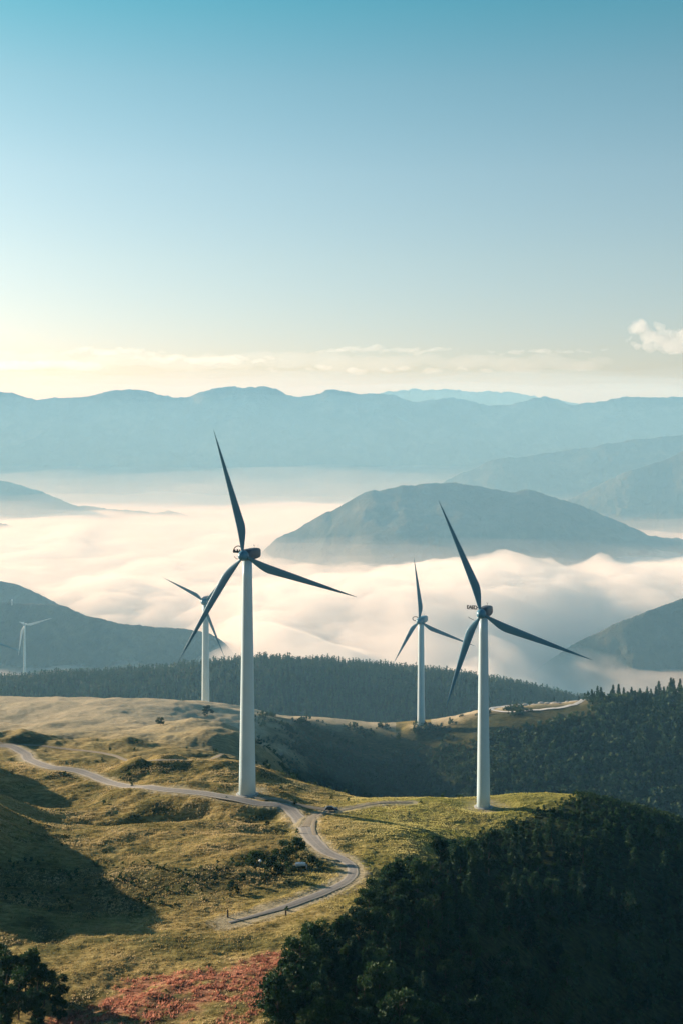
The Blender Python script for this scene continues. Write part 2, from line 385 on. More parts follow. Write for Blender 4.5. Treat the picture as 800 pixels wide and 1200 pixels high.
mountain([(180, 760), (270, 680), (305, 650), (320, 633), (350, 618), (375, 603), (400, 592), (415, 580), (430, 573), (450, 571), (480, 566), (505, 563), (545, 565), (575, 572), (600, 575), (620, 571), (640, 578), (680, 591), (715, 607), (760, 626), (800, 633), (860, 650), (950, 690), (1050, 760)], 3600, 900, 101, wl=500)
mountain([(440, 640), (500, 575), (540, 553), (580, 537), (640, 531), (700, 521), (740, 514), (800, 510), (880, 500), (1000, 530), (1150, 600)], 5300, 700, 111, wl=700)
mountain([(590, 640), (660, 590), (700, 568), (740, 550), (770, 541), (800, 527), (860, 515), (960, 540), (1100, 620)], 4500, 600, 121, wl=500)
mountain([(-300, 620), (-150, 575), (-40, 562), (5, 563), (25, 567), (60, 582), (90, 592), (140, 597), (170, 599), (210, 600), (240, 606), (280, 625), (330, 680)], 5000, 600, 131, wl=500)
mountain([(-250, 660), (-80, 612), (0, 612), (25, 621), (60, 628), (120, 650)], 4300, 500, 141, wl=400)
mountain([(-350, 760), (-150, 690), (-60, 676), (0, 680), (18, 682), (40, 692), (68, 707), (110, 735), (170, 790)], 2500, 380, 151, wl=260)
mountain([(-400, 790), (-200, 730), (-80, 705), (0, 702), (30, 705), (70, 708), (105, 722), (150, 731), (185, 733), (215, 735), (245, 741), (265, 753), (282, 775), (310, 830)], 2100, 380, 161, wl=240)
mountain([(560, 830), (620, 790), (665, 758), (700, 741), (740, 722), (770, 710), (800, 698), (870, 680), (960, 700), (1100, 800)], 2150, 330, 171, wl=240)
mountain([(-500, 470), (-200, 455), (0, 462), (60, 465), (110, 462), (150, 457), (172, 455), (190, 460), (214, 465), (235, 460), (268, 452), (300, 454), (322, 454), (345, 463), (365, 460), (390, 456), (430, 461), (460, 462), (488, 470), (510, 466), (535, 464), (560, 470), (582, 475), (605, 470), (622, 464), (640, 461), (655, 468), (668, 475), (700, 470), (722, 464), (745, 463), (765, 466), (800, 460), (1000, 470), (1300, 460)], 6900, 1100, 181, amp=.3, nx=600, wl=900)
mountain([(300, 500), (400, 470), (450, 458), (500, 453), (540, 455), (600, 459), (640, 466), (720, 480), (800, 500)], 9000, 600, 191, amp=.1, wl=900)

# ------------------------------------------------------------------ fog sea and clouds (real volumes)
def vol_mat(name, color, dens, g=0.0, het=False):
    m = bpy.data.materials.new(name); m.use_nodes = True; nt = m.node_tree; nt.nodes.clear()
    o = N(nt, 'ShaderNodeOutputMaterial'); v = N(nt, 'ShaderNodeVolumePrincipled'); v.inputs['Color'].default_value = (*color, 1); v.inputs['Density'].default_value = dens; v.inputs['Absorption Color'].default_value = (1, 1, 1, 1); v.inputs['Anisotropy'].default_value = g
    nt.links.new(v.outputs[0], o.inputs['Volume']); return m
def fog_sheet(name, x0, x1, y0, y1, topf, zbot, m, nx=240, ny=240, label=None):
    xs_ = np.linspace(x0, x1, nx); yy = np.exp(np.linspace(math.log(y0), math.log(y1), ny)); XX, YY = np.meshgrid(xs_, yy)
    T = topf(XX, YY)
    ex = np.minimum(smooth(x0, x0 + (x1 - x0) * .06, XX), smooth(x1, x1 - (x1 - x0) * .06, XX)) * smooth(y0, y0 * 1.12, YY) * smooth(y1, y1 * .93, YY)
    T = zbot + 1 + (T - zbot - 1) * ex
    top = np.stack([XX, YY, T], -1).reshape(-1, 3); bot = np.stack([XX, YY, np.full_like(XX, zbot)], -1).reshape(-1, 3)
    n = nx * ny; ix = np.arange(n).reshape(ny, nx)
    ft = np.stack([ix[:-1, :-1], ix[:-1, 1:], ix[1:, 1:], ix[1:, :-1]], -1).reshape(-1, 4); fb = ft[:, ::-1] + n
    e = []
    for L in (ix[0], ix[-1][::-1]): e += [(L[i + 1], L[i], L[i] + n, L[i + 1] + n) for i in range(len(L) - 1)]
    for L in (ix[:, 0][::-1], ix[:, -1]): e += [(L[i + 1], L[i], L[i] + n, L[i + 1] + n) for i in range(len(L) - 1)]
    o = obj(name, mesh_np(name, np.concatenate([top, bot]), np.concatenate([ft, fb, np.array(e)]), m)); tag(o, label, 'fog', kind='stuff'); return o
m_fog = vol_mat('valley_fog', (.995, .978, .96), .013, .3)
def fog_top(x, y):
    b = 208 + fbm(x, y * .5, 700, 3, 201) * 40 + np.abs(fbm(x, y * .6, 260, 4, 205)) * 46 * smooth(5500, 2500, y)
    # the higher bank that rolls in between the two right-hand hills
    b = b + (34 + 34 * smooth(-100, 500, x)) * smooth(2100, 2450, y + x * .15) * smooth(2950, 2650, y) * smooth(-450, -50, x) + (np.maximum(fbm(x, y, 150, 3, 211), 0) * 30 + fbm(x, y, 60, 3, 215) * 12) * smooth(2100, 2400, y) * smooth(3000, 2750, y)
    b = b - 46 * smooth(2750, 2150, y) * smooth(-150, -330, x) - 34 * smooth(2600, 2200, y) * smooth(200, 420, x)
    return b
fog_sheet('valley_fog', -3600, 3600, 1500, 7000, fog_top, 12, m_fog, 420, 420, label='cream sea of fog filling the valleys between the hills')

m_mist = vol_mat('thin_mist', (1, .985, .96), .0007, .3)
def mist_top(x, y):
    return 262 + fbm(x, y, 900, 3, 221) * 30 + 88 * smooth(4300, 6300, y) + fbm(x, y, 260, 2, 225) * 12
fog_sheet('mist', -3500, 3500, 2300, 6900, mist_top, 150, m_mist, label='thin mist lying over the fog sea and the feet of the far hills')

fog_sheet('valley_haze', -5200, 5200, 500, 9700, lambda x, y: 472 + .0625 * np.minimum(y, 5700) + fbm(x, y, 1000, 3, 231) * 70 * smooth(1500, 4500, y), 60, vol_mat('valley_haze_air', (.37, .72, 1.0), .00018, 0), 90, 90, label='blue haze hanging between the far mountains')

def cloud(name, blobs, m, label, group=None):
    """one closed lumpy surface made of merged puffs"""
    mb = bpy.data.metaballs.new(name + '_ball'); mb.resolution = 1; mb.render_resolution = 1; mb.threshold = .3
    o = bpy.data.objects.new(name + '_ball', mb); link(o)
    s = 100.0
    for (x, y, z, r, sx) in blobs:
        e = mb.elements.new(type='ELLIPSOID'); e.co = (x / s, y / s, z / s); e.radius = r / s * 1.3; e.size_x = sx; e.size_y = sx; e.size_z = 1.0
    mb.resolution = max(.25, min(b_[3] for b_ in blobs) / s * .5)
    dg = bpy.context.evaluated_depsgraph_get(); ev = o.evaluated_get(dg); me = bpy.data.meshes.new_from_object(ev)
    bpy.data.objects.remove(o)
    n = len(me.vertices); co = np.empty(n * 3, np.float32); me.vertices.foreach_get('co', co); co = co.reshape(-1, 3) * s
    d = fbm(co[:, 0] + co[:, 1] * .5, co[:, 2] + co[:, 1] * .3, 160, 4, 301, .6); co[:, 2] += d * 70; co[:, 0] += fbm(co[:, 2] + 99, co[:, 0], 130, 3, 305) * 50
    me.vertices.foreach_set('co', co.ravel()); me.materials.clear(); me.materials.append(m); me.name = name; me.update()
    o = obj(name, me); tag(o, label, 'cloud', group, 'stuff' if name != 'cumulus_cloud' else None); return o
def cpx(px, py, D): return ((px - 400) / F * D, D, Z0 - (py - HOR) / F * D)
m_cl = vol_mat('cloud_vapour', (.99, .98, .97), .0021, .3)
m_cl2 = vol_mat('thin_cloud_vapour', (1, .98, .96), .0009, .3)
D = 16000; r = random.Random(3)
bl = []
for px, py, rr in [(748, 386, 80), (751, 376, 50), (750, 381, 60), (756, 396, 100), (769, 392, 75), (776, 382, 48), (774, 388, 60), (782, 400, 110), (798, 396, 110), (812, 392, 110), (742, 403, 60), (735, 399, 30), (764, 406, 90), (790, 408, 110), (805, 405, 120), (828, 398, 120), (760, 388, 60), (788, 390, 60)]:
    for q in range(3):
        x, y, z = cpx(px + r.uniform(-6, 6), py + r.uniform(-3, 4), D); bl.append((x, y + r.uniform(-160, 160), z, rr * r.uniform(.6, 1.2), 1.2))
cloud('cumulus_cloud', bl, m_cl, 'bright puffy cumulus cloud above the mountains at the right edge')
bands = [(-20, 130, 428, 12, 85, 'wide glowing cloud bank low above the left mountains'), (60, 200, 412, 12, 45, 'thin cream cloud streak above the left mountains'), (150, 345, 421, 13, 60, 'flat cloud bank above the tallest turbine'),
         (350, 545, 410, 22, 42, 'thin broken cloud streak over the far range at mid frame'), (560, 720, 413, 12, 36, 'faint cloud streak left of the puffy cumulus'), (260, 640, 432, 12, 50, 'long faint cloud layer just over the far peaks')]
for i, (a, b_, py, n, rr, lab) in enumerate(bands):
    bl = []
    for k in range(n):
        u_ = (k + r.uniform(-.3, .3)) / n; px = a + (b_ - a) * u_; x, y, z = cpx(px, py + r.uniform(-2.5, 2.5), D + i * 500); q = rr * r.uniform(.6, 1.1) * max(math.sin(math.pi * min(max(u_ * .96 + .02, .04), .96)), .05) ** .6
        bl.append((x, y + r.uniform(-200, 200), z, q, 4.2))
        if r.random() < .6: bl.append((x + r.uniform(-150, 150), y, z + q * .5, q * .6, 1.6))
    cloud('cloud_streak', bl, m_cl2, lab)
bl = []
for k in range(46):
    px = -60 + 17 * k; x, y, z = cpx(px, 424 + r.uniform(-5, 6), D + 4500); bl.append((x, y + r.uniform(-300, 300), z, r.uniform(80, 150), 3.4))
cloud('cloud_bank', bl, vol_mat('cloud_bank_vapour', (.97, .98, 1), .00022, .2), 'broad soft cloud bank lying low across the whole far horizon')

# ------------------------------------------------------------------ haze
mb = MB(); mb.box((0, 4700, (835 + 0) / 2), (18000, 10400, 837)); hz = mb.build('haze', vol_mat('haze_air', (.20, .60, 1.0), .00005, .0)); tag(hz, kind='stuff')

# ------------------------------------------------------------------ wind turbines
m_white = simple('backlit_tower_pale', (.46, .59, .65), (.52, .65, .71), .12, .35)  # white tower toned down: its backlit shade is part of this colour
m_blade = simple('backlit_blade_blue_grey', (.07, .20, .29), (.09, .23, .33), .2, .35)  # blue-grey carries the shade of the unlit side, blades themselves are whiter
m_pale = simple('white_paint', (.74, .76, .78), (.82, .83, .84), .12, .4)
m_nac = simple('dark_nacelle_paint', (.07, .085, .11), (.10, .12, .15), .4, .5)
m_mark = simple('black_marking', (.01, .01, .012), (.02, .02, .022), 1, .6)
m_conc = simple('concrete', (.35, .34, .32), (.48, .47, .44), .8, .9)
def blade_mesh(L, chord, hook=0.):
    mb = MB(); K = 14; ring = []
    for i in range(40):
        t = i / 39; t = t ** .9
        if t < .24: c_ = .30 + .70 * math.sin(math.pi / 2 * max(0, (t - .03)) / .21) ** 1.3 if t > .03 else .30
        else: c_ = (1 - (t - .24) / .76) ** .95 * .97 + .03
        c_ = c_ * chord; th = max(.24 * c_, .03) if t > .1 else .24 * c_ + (.26 * chord - .24 * c_) * (1 - t / .1)
        tw = R(14) * (1 - t) ** 2
        off = -.5 * .3 * chord + 0.1 * c_                                        # leading edge nearly straight
        z = t * L; lean = -1.2 * t * t * L / 40
        pts = []
        for j in range(K):
            a = 2 * math.pi * j / K; x = (math.cos(a) * .5 + .5) * c_; y = math.sin(a) * th / 2 * (1 - .45 * (x / c_ if c_ else 0))
            x = x + off; pts.append((x * math.cos(tw) - y * math.sin(tw) + hook * t * t, x * math.sin(tw) + y * math.cos(tw) + lean, z))
        ring.append(pts)
    mb.rings(ring); return mb
def ellipse_ring(mb, c, rx, rz, a0, a1, w, n=18, ydepth=.35):
    cx, cy, cz_ = c
    for i in range(n):
        t0 = a0 + (a1 - a0) * i / n; t1 = a0 + (a1 - a0) * (i + 1) / n
        mb.tube((cx + rx * math.cos(t0), cy, cz_ + rz * math.sin(t0)), (cx + rx * math.cos(t1), cy, cz_ + rz * math.sin(t1)), w, w, 6)
def turbine(loc, H, r0, r1, L, chord, angles, yaw, label, marks=None, nac='box', group='wind turbines on the hills', lens=None, nm=None, nacelle_mat=None, bmat=None):
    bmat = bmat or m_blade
    t = empty('wind_turbine', loc, yaw); tag(t, label, 'wind turbine', group)
    mb = MB(); K = 36
    rings = []
    for i in range(13):
        q = i / 12; rr = r0 + (r1 - r0) * q ** .9; rings.append([(rr * math.cos(2 * math.pi * j / K), rr * math.sin(2 * math.pi * j / K), -1.0 * (i == 0) + H * q) for j in range(K)])
    mb.rings(rings); tw = mb.build('tower', m_white, t, smooth=True)
    tw.data.polygons[-1].use_smooth = False
    mb = MB()
    for q in (.34, .67):
        mb = MB(); rr = r0 + (r1 - r0) * q ** .9
        mb.rings([[((rr + e) * math.cos(2 * math.pi * j / K), (rr + e) * math.sin(2 * math.pi * j / K), H * q + dz) for j in range(K)] for e, dz in ((.0, -.09), (.03, -.06), (.03, .06), (.0, .09))])
        mb.build('flange', m_white, tw)
    mb = MB(); mb.rings([[(rr * math.cos(2 * math.pi * j / K), rr * math.sin(2 * math.pi * j / K), zz) for j in range(K)] for rr, zz in ((r0 + .9, -1), (r0 + .9, .12), (r0 + .6, .22))]); mb.build('foundation', m_conc, t)
    # nacelle: rounded box behind the rotor
    s = r1 * 1.25; NL = 7.2 * r1 / 1.5
    mb = MB(); rings = []
    for y, k in ((-s * .9, .55), (-s * .75, .86), (0, 1), (NL * .6, 1), (NL * .9, .9), (NL, .68)):
        pr = []
        for j in range(20):
            a = 2 * math.pi * j / 20; ca, sa = math.cos(a), math.sin(a); e = .55
            x = math.copysign(abs(ca) ** e, ca) * s * k * (1.0 if nac == 'box' else (1.25 if sa > 0 else .55)); z = math.copysign(abs(sa) ** e, sa) * s * .95 * k
            pr.append((x, y, H + s * .75 + z))
        rings.append(pr)
    mb.rings(rings); no = mb.build('nacelle', nacelle_mat or m_nac, t, smooth=True)
    mb = MB(); mb.tube((0, NL * .7, H + s * 1.6), (0, NL * .7, H + s * 2.15), .06, .05, 6); mb.box((0, NL * .7, H + s * 2.15), (.9, .08, .08)); mb.build('anemometer', m_nac, no)
    # hub with pointed spinner
    hy = -s * 1.55; hz_ = H + s * .75
    mb = MB(); K2 = 20; rings = []
    for y, k in ((s * .75, .8), (s * .3, .95), (-s * .3, .95), (-s * .8, .7), (-s * 1.1, .38), (-s * 1.22, .08)):
        rings.append([(k * s * .92 * math.cos(2 * math.pi * j / K2), hy + y, hz_ + k * s * .92 * math.sin(2 * math.pi * j / K2)) for j in range(K2)])
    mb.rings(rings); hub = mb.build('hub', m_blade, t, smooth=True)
    for i, a in enumerate(angles):
        Li = L * (lens[i] if lens else 1)
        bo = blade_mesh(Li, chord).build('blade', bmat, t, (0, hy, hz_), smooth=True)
        bo.rotation_euler = (0, R(a), 0)                                          # clockwise from straight up, seen from the front (-Y)
        bo.location = (0, hy, hz_)
    if marks == 'panel':       # open oval frame beside the hub with a dark upper panel
        c = (-3.2, -.2, H + s * .75 + .5); fr = MB(); ellipse_ring(fr, c, 1.95, 2.3, math.pi * .04, math.pi * .96, .16); ellipse_ring(fr, c, 1.95, 2.1, math.pi * 1.2, math.pi * 1.75, .09)
        fr.tube((c[0] + 1.7, c[1], c[2] + .1), (-s * .8, 0, c[2] + .1), .07); fr.tube((c[0] - 1.95, c[1], c[2] + .1), (c[0] + 1.9, c[1], c[2] + .1), .15, .15, 6)
        f_ = fr.build('sensor_frame', m_mark, no)
        pn = MB()
        for a, b_, h in ((-1.75, -1.1, .9), (-1.15, -.55, .45), (-.6, -.1, 1.0), (-.15, .35, .5), (.3, .75, .95), (.7, 1.7, .4)): pn.box((c[0] + (a + b_) / 2, c[1], c[2] + .2 + h / 2), (b_ - a, .2, h))
        pn.build('marking', m_mark, f_)
    elif marks == 'text':
        cu = bpy.data.curves.new('lettering', 'FONT'); cu.body = 'EAEDe'; cu.size = 1.75; cu.extrude = .1; cu.offset = .05; cu.align_x = 'RIGHT'; cu.space_character = .85
        to = bpy.data.objects.new('lettering', cu); link(to); me_ = bpy.data.meshes.new_from_object(to.evaluated_get(bpy.context.evaluated_depsgraph_get())); bpy.data.objects.remove(to)
        me_.materials.append(m_mark); me_.name = 'lettering'
        fr = MB(); zc = H + s * .75 + 1.05
        fr.tube((-5.5, -.1, zc - .1), (-s * .7, -.1, zc - .1), .07, .07, 6)
        for i in range(8):
            t0, t1 = i / 8, (i + 1) / 8; fr.tube((-5.4 + 3.3 * t0, -.1, zc - 2.9 - 1.3 * t0 ** .7), (-5.4 + 3.3 * t1, -.1, zc - 2.9 - 1.3 * t1 ** .7), .1 - .05 * t0, .1 - .05 * t1, 6)
        fr.tube((-r1 * .9, -.1, zc - 4.3), (-s * .7, -.1, zc - .1), .05, .05, 6)
        fr.tube((-2.2, -.1, zc - 4.15), (-r1 * .9, -.1, zc - 4.3), .05, .05, 6)
        f_ = fr.build('sensor_frame', m_mark, no); l = obj('lettering', me_, f_, (-s * .75, -.25, zc)); l.rotation_euler = (math.pi / 2, 0, 0)
    elif marks == 'ring':
        c = (-3.9, -.2, H + s * .75 + .9); fr = MB(); ellipse_ring(fr, c, 2.2, 1.4, 0, 2 * math.pi, .28, 22); fr.tube((c[0] + 2.1, c[1], c[2] + .1), (-s * .8, 0, c[2] - .2), .16)
        fr.build('sensor_frame', m_nac, no)
    return t
def tz(k, yaw=0): return TB[k]
YAW = R(-22)
x, y, z = TB['t1']; turbine((x, y, z), 78.2, 2.85, 1.55, 40.5, 3.0, [-13.5, 106, 213.5], YAW, 'tallest pale wind turbine, beside the bend of the pale road', 'panel', lens=(1.06, 1.04, 1.08))
x, y, z = TB['t2']; turbine((x, y, z), 66.2, 2.35, 1.5, 40.5, 3.0, [-20.5, 109, 201], YAW, 'pale wind turbine standing on the grassy knoll at right, long shadow beside its base', 'text', lens=(1.03, 1.0, .88))
x, y, z = TB['t3']; turbine((x, y, z), 71, 2.7, 2.0, 40.5, 3.2, [-4, 110, 212], YAW, 'smaller pale wind turbine between the two large ones, in front of the dark wooded hill', 'ring', lens=(1.1, 1.06, .87), nacelle_mat=m_blade)
x, y, z = TB['t4']; turbine((x, y, z), 77, 2.9, 2.2, 38, 2.6, [-60, 159, 40], R(-8), 'pale wind turbine on the pale meadow crest, partly behind the blade of the tallest one', None, 'wedge', lens=(.9, 1.12, .55))
x, y, z = cpx(29, 792, 1800)
m_far = m_white
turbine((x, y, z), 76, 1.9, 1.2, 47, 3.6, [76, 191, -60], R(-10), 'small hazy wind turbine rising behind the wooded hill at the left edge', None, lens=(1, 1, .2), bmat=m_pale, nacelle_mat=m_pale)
x, y, z = cpx(-19, 806, 1450)
turbine((x, y, z), 62, 2.3, 1.4, 52, 4, [-20, 112, 230], 0, 'turbine outside the left edge, one dark blade tip reaching into the frame', None)
bpy.context.view_layer.update(); dg = bpy.context.evaluated_depsgraph_get()
from mathutils import Vector
def sight(px, py):
    """where the line through a photo point meets a mountain"""
    d = Vector(((px - 400) / F, 1, -(py - HOR) / F)).normalized(); o = Vector((0, 0, Z0))
    for k in range(12):
        h = scene.ray_cast(dg, o, d)
        if not h[0]: return None
        if h[4].name.startswith('mountain'): return h[1]
        o = h[1] + d * .5
pm = sight(14, 709) or Vector(cpx(14, 709, 1950))
t = empty('mast', pm); tag(t, 'short white mast catching the sun on the hazy left mountain', 'mast')
mb = MB(); mb.tube((0, 0, -4), (0, 0, 7), .9, .7, 12); mb.build('pole', m_pale, t); mb = MB(); mb.box((0, 0, 8.5), (2.4, 2.4, 3)); mb.build('mast_head', m_pale, t, bevel=.3)

# ------------------------------------------------------------------ trees
m_trunk = simple('bark', (.05, .035, .022), (.10, .075, .05), 1.5, .9)
def leaf_mat(name, c1, c2, c3):
    m, nt, b = mat(name, .75); n = noise_node(nt, .35, 3); n2 = noise_node(nt, 2.0, 3)
    oi = N(nt, 'ShaderNodeObjectInfo')
    f = math_node(nt, 'ADD', math_node(nt, 'MULTIPLY', n.outputs['Fac'], .55), math_node(nt, 'MULTIPLY', n2.outputs['Fac'], .35)); f = math_node(nt, 'ADD', f, math_node(nt, 'MULTIPLY', oi.outputs['Random'], .22))
    r = ramp(nt, f, [(.38, c1), (.56, c2), (.78, c3)]); nt.links.new(r.outputs[0], b.inputs['Base Color'])
    tr = N(nt, 'ShaderNodeBsdfTranslucent'); nt.links.new(r.outputs[0], tr.inputs['Color']); mx = N(nt, 'ShaderNodeMixShader', Fac=.22)
    nt.links.new(b.outputs[0], mx.inputs[1]); nt.links.new(tr.outputs[0], mx.inputs[2]); nt.links.new(mx.outputs[0], nt.nodes['Material Output'].inputs['Surface']); return m
m_con = leaf_mat('conifer_needles', (.010, .034, .016), (.022, .058, .022), (.05, .095, .028))
m_brd = leaf_mat('broad_leaves', (.011, .034, .014), (.024, .060, .018), (.062, .105, .024))
def tris(centers, size, rng, elong=1.0, dirs=None, droop=0.0):
    n = len(centers); a = rng.normal(size=(n, 3)); a /= np.linalg.norm(a, axis=1)[:, None]
    if dirs is not None: a = dirs + a * .45; a /= np.linalg.norm(a, axis=1)[:, None]
    a[:, 2] -= droop; b = np.cross(a, rng.normal(size=(n, 3))); b /= np.linalg.norm(b, axis=1)[:, None] + 1e-9
    s = (size * rng.uniform(.6, 1.4, n))[:, None]
    v = np.stack([centers + a * s * elong, centers - a * s * .5 * elong + b * s * .7, centers - a * s * .5 * elong - b * s * .7], 1)
    return v.reshape(-1, 3)
def conifer_pts(rng, n, H=10., Rb=2.4, base=.12):
    """needle clumps carried on whorls of drooping branches"""
    pts = []; dirs = []
    nb = max(10, n // 16)
    for i in range(nb):
        t = base + (1 - base) * (i + rng.uniform(0, 1)) / nb; t = min(t, .985); a = rng.uniform(0, 2 * np.pi)
        Lb = Rb * (1 - t) ** .8 * rng.uniform(.55, 1.2) + .12
        k = max(2, int(n / nb * (.4 + 1.2 * (1 - t)))); s = rng.uniform(.12, 1, k) ** .8
        x = np.cos(a) * Lb * s; y = np.sin(a) * Lb * s; z = t * H + .12 * Lb * s - .35 * Lb * s * s
        p = np.stack([x, y, z], 1) + rng.normal(size=(k, 3)) * (.05 * H * .35) * np.array([1, 1, .5]); pts.append(p); dirs.append(np.tile([np.cos(a), np.sin(a), .1], (k, 1)))
    return np.concatenate(pts), np.concatenate(dirs)
def broad_pts(rng, n, H=7., Rb=2.8):
    cl = []
    for i in range(26):
        a = rng.uniform(0, 2 * np.pi); q = rng.uniform(0, 1) ** .6; zz = rng.uniform(.22, 1)
        prof = math.sqrt(max(.05, 1 - ((zz - .5) / .55) ** 2)); cl.append((np.cos(a) * Rb * q * prof * .85, np.sin(a) * Rb * q * prof * .85, zz * H * .9, rng.uniform(.16, .3) * Rb * 1.1))
    cl = np.array(cl); k = rng.integers(0, len(cl), n); d = rng.normal(size=(n, 3)); d /= np.linalg.norm(d, axis=1)[:, None]
    r_ = cl[k, 3] * rng.uniform(.55, 1.08, n); return cl[k, :3] + d * r_[:, None] * np.array([1, 1, .8]), d
def limbs(kind, rng, H):
    mb = MB(); mb.tube((0, 0, -.8), (0, 0, H * .5), .02 * H, .013 * H, 7); mb.tube((0, 0, H * .5), (.0, 0, H * (.95 if kind == 'c' else .8)), .013 * H, .003 * H, 6)
    for i in range(9 if kind == 'b' else 14):
        a = rng.uniform(0, 6.28); t = rng.uniform(.2, .75) * H; l = H * (.26 if kind == 'b' else .16 * (1.1 - t / H)); mb.tube((0, 0, t), (math.cos(a) * l, math.sin(a) * l, t + l * (.8 if kind == 'b' else -.1)), .007 * H, .002 * H, 4)
    return mb
PROTO = {}
for kind, cnt in (('c', 5), ('b', 4)):
    for q in range(cnt):
        rg = np.random.default_rng(500 + q + 50 * (kind == 'b')); H = 10.
        if kind == 'c': p, d = conifer_pts(rg, 2600, H, rg.uniform(2.0, 2.9)); v = tris(p, .24, rg, 1.5, d, .25)
        else: p, d = broad_pts(rg, 4200, H, rg.uniform(3.2, 4.4)); v = tris(p, .27, rg, 1.0, d * .6)
        me_c = mesh_np('crown', v, np.arange(len(v)).reshape(-1, 3), m_con if kind == 'c' else m_brd, smooth=False)
        l_ = limbs(kind, rg, H); me_t = bpy.data.meshes.new('trunk'); me_t.from_pydata(l_.v, [], l_.f); me_t.materials.append(m_trunk)
        PROTO[kind, q] = (me_c, me_t)
NTREE = 0
def tree(x, y, h, kind, label, group, q=None, squash=1.0):
    global NTREE; NTREE += 1
    q = random.randrange(5 if kind == 'c' else 4) if q is None else q
    me_c, me_t = PROTO[kind, q]; nm = 'conifer_tree' if kind == 'c' else 'broadleaf_tree'
    z = gz(x, y)
    t = empty(nm, (x, y, z), random.uniform(0, 6.28)); s = h / 10; t.scale = (s * squash, s * squash, s); tag(t, label, 'tree', group)
    a = obj('trunk', me_t, t); c = obj('crown', me_c, t); return t
# wooded slope below the spur (right foreground)
placed = []
def free(x, y, d):
    for a, b_ in placed:
        if (a - x) ** 2 + (b_ - y) ** 2 < d * d: return False
    placed.append((x, y)); return True
cand = 0; n_slope = 0
rr_ = random.Random(5)
while n_slope < 205 and cand < 6000:
    cand += 1
    Yc = rr_.uniform(188, 398); u = rr_.uniform(-.06, .30); Xc = u * Yc; zc = float(coarse_z(Xc, Yc)[0] if hasattr(coarse_z(Xc, Yc), '__len__') else coarse_z(Xc, Yc))
    s = spur(np.array(Xc), np.array(Yc), np.array(zc)); px = 400 + F * Xc / Yc; py = HOR + F * (Z0 - zc) / Yc
    if s < 6 or py > 1290 or px > 830 or py < 985: continue
    if py < 1050 and rr_.random() < .72: continue
    if not free(Xc, Yc, 3.6 + (px > 560) * 2.2): continue
    edge = s < 60; kind = 'b' if (edge and rr_.random() < .8) or rr_.random() < .42 else 'c'
    h = rr_.choice([rr_.uniform(3.5, 6), rr_.uniform(6, 11)]) if not edge else rr_.uniform(5, 10.5) * (1 if Yc < 330 else .65)
    if py < 1120 and not edge: h = rr_.uniform(6, 11.5); kind = 'c' if rr_.random() < .75 else 'b'
    if edge: tree(Xc, Yc, h, kind, 'leafy green tree along the sunlit edge of the lower right wood' if kind == 'b' else 'pointed conifer along the sunlit edge of the lower right wood', 'broadleaf trees at the wood edge' if kind == 'b' else 'conifers at the wood edge')
    else: tree(Xc, Yc, h, kind, 'dark conifer on the shaded slope in the lower right' if kind == 'c' else 'dark leafy tree on the shaded slope in the lower right', 'conifers on the shaded slope' if kind == 'c' else 'leafy trees on the shaded slope')
    n_slope += 1
for px, py, h in [(438, 1066, 7), (452, 1054, 7.5), (466, 1048, 6), (486, 1044, 5), (506, 1036, 5.5), (524, 1028, 5), (432, 1084, 8), (420, 1102, 7), (398, 1120, 8.5), (374, 1138, 9), (352, 1156, 9), (344, 1180, 9.5), (334, 1204, 10), (470, 1066, 8), (448, 1078, 6)]:
    x, y, z = at(px, py); tree(x, y, h, 'b', 'leafy green tree along the sunlit edge of the lower right wood', 'broadleaf trees at the wood edge', squash=1.1)
# clump at the bottom-left corner
for i, (px, py, h) in enumerate([(8, 1178, 9.5), (30, 1170, 9.5), (52, 1180, 8), (22, 1196, 9), (-4, 1160, 8.5), (68, 1200, 5.5), (44, 1215, 9), (5, 1215, 10), (70, 1172, 4.5)]):
    x, y, z = at(px, py); tree(x, y, h, 'b', 'dark leafy tree in the clump at the bottom left corner', 'trees of the bottom left clump')
# grove in the hollow left of the road bend
for i, (px, py, h) in enumerate([(300, 1022, 5.0), (318, 1020, 4.2), (334, 1010, 5.4), (348, 1002, 4.8), (326, 1030, 3.4), (285, 1035, 2.4), (356, 998, 2.6), (342, 1024, 2.2), (312, 1034, 2.4), (272, 1046, 2.6), (366, 1012, 2.0), (294, 1010, 2.0)]):
    x, y, z = at(px, py); tree(x, y, h, 'b', 'low dark tree of the grove in the hollow inside the road bend', 'low trees in the hollow', squash=1.35)
# single shrubs
def shrub(px, py, h, label, y0=150, y1=1500, squash=1.4):
    x, y, z = at(px, py, y0, y1); t = tree(x, y, h, 'b', label, None, squash=squash); t.name = 'shrub'; t['category'] = 'shrub'; t.children[0].name = 'stem'; return t
shrub(243, 840, 7, 'round bush on the pale meadow at the foot of the far left turbine', 700)
shrub(188, 850, 4.5, 'low bush on the meadow crest left of the tallest turbine', 500)
shrub(341, 866, 3.5, 'lone dark bush on the ridge line right of the tallest tower', 480)
shrub(303, 870, 3.5, 'small dark bush touching the right side of the tallest tower', 480)
shrub(313, 970, 1.8, 'small upright bush in the grass below the tallest turbine'); shrub(278, 1050, 2.2, 'dark pointed bush in the grass left of the lower road', squash=.9)
# trees on the right ridge against the fog
for i in range(46):
    px = 622 + i * 4.4 + random.uniform(-2, 2); Y_ = random.uniform(792, 850); Y_ += 60 * (px < 692); X_ = (px - 400) / F * Y_
    tree(X_, Y_, random.uniform(6, 12) * (.7 if px < 690 else 1), 'c', 'dark conifer on the skyline of the right hand ridge', 'conifers along the right ridge skyline')
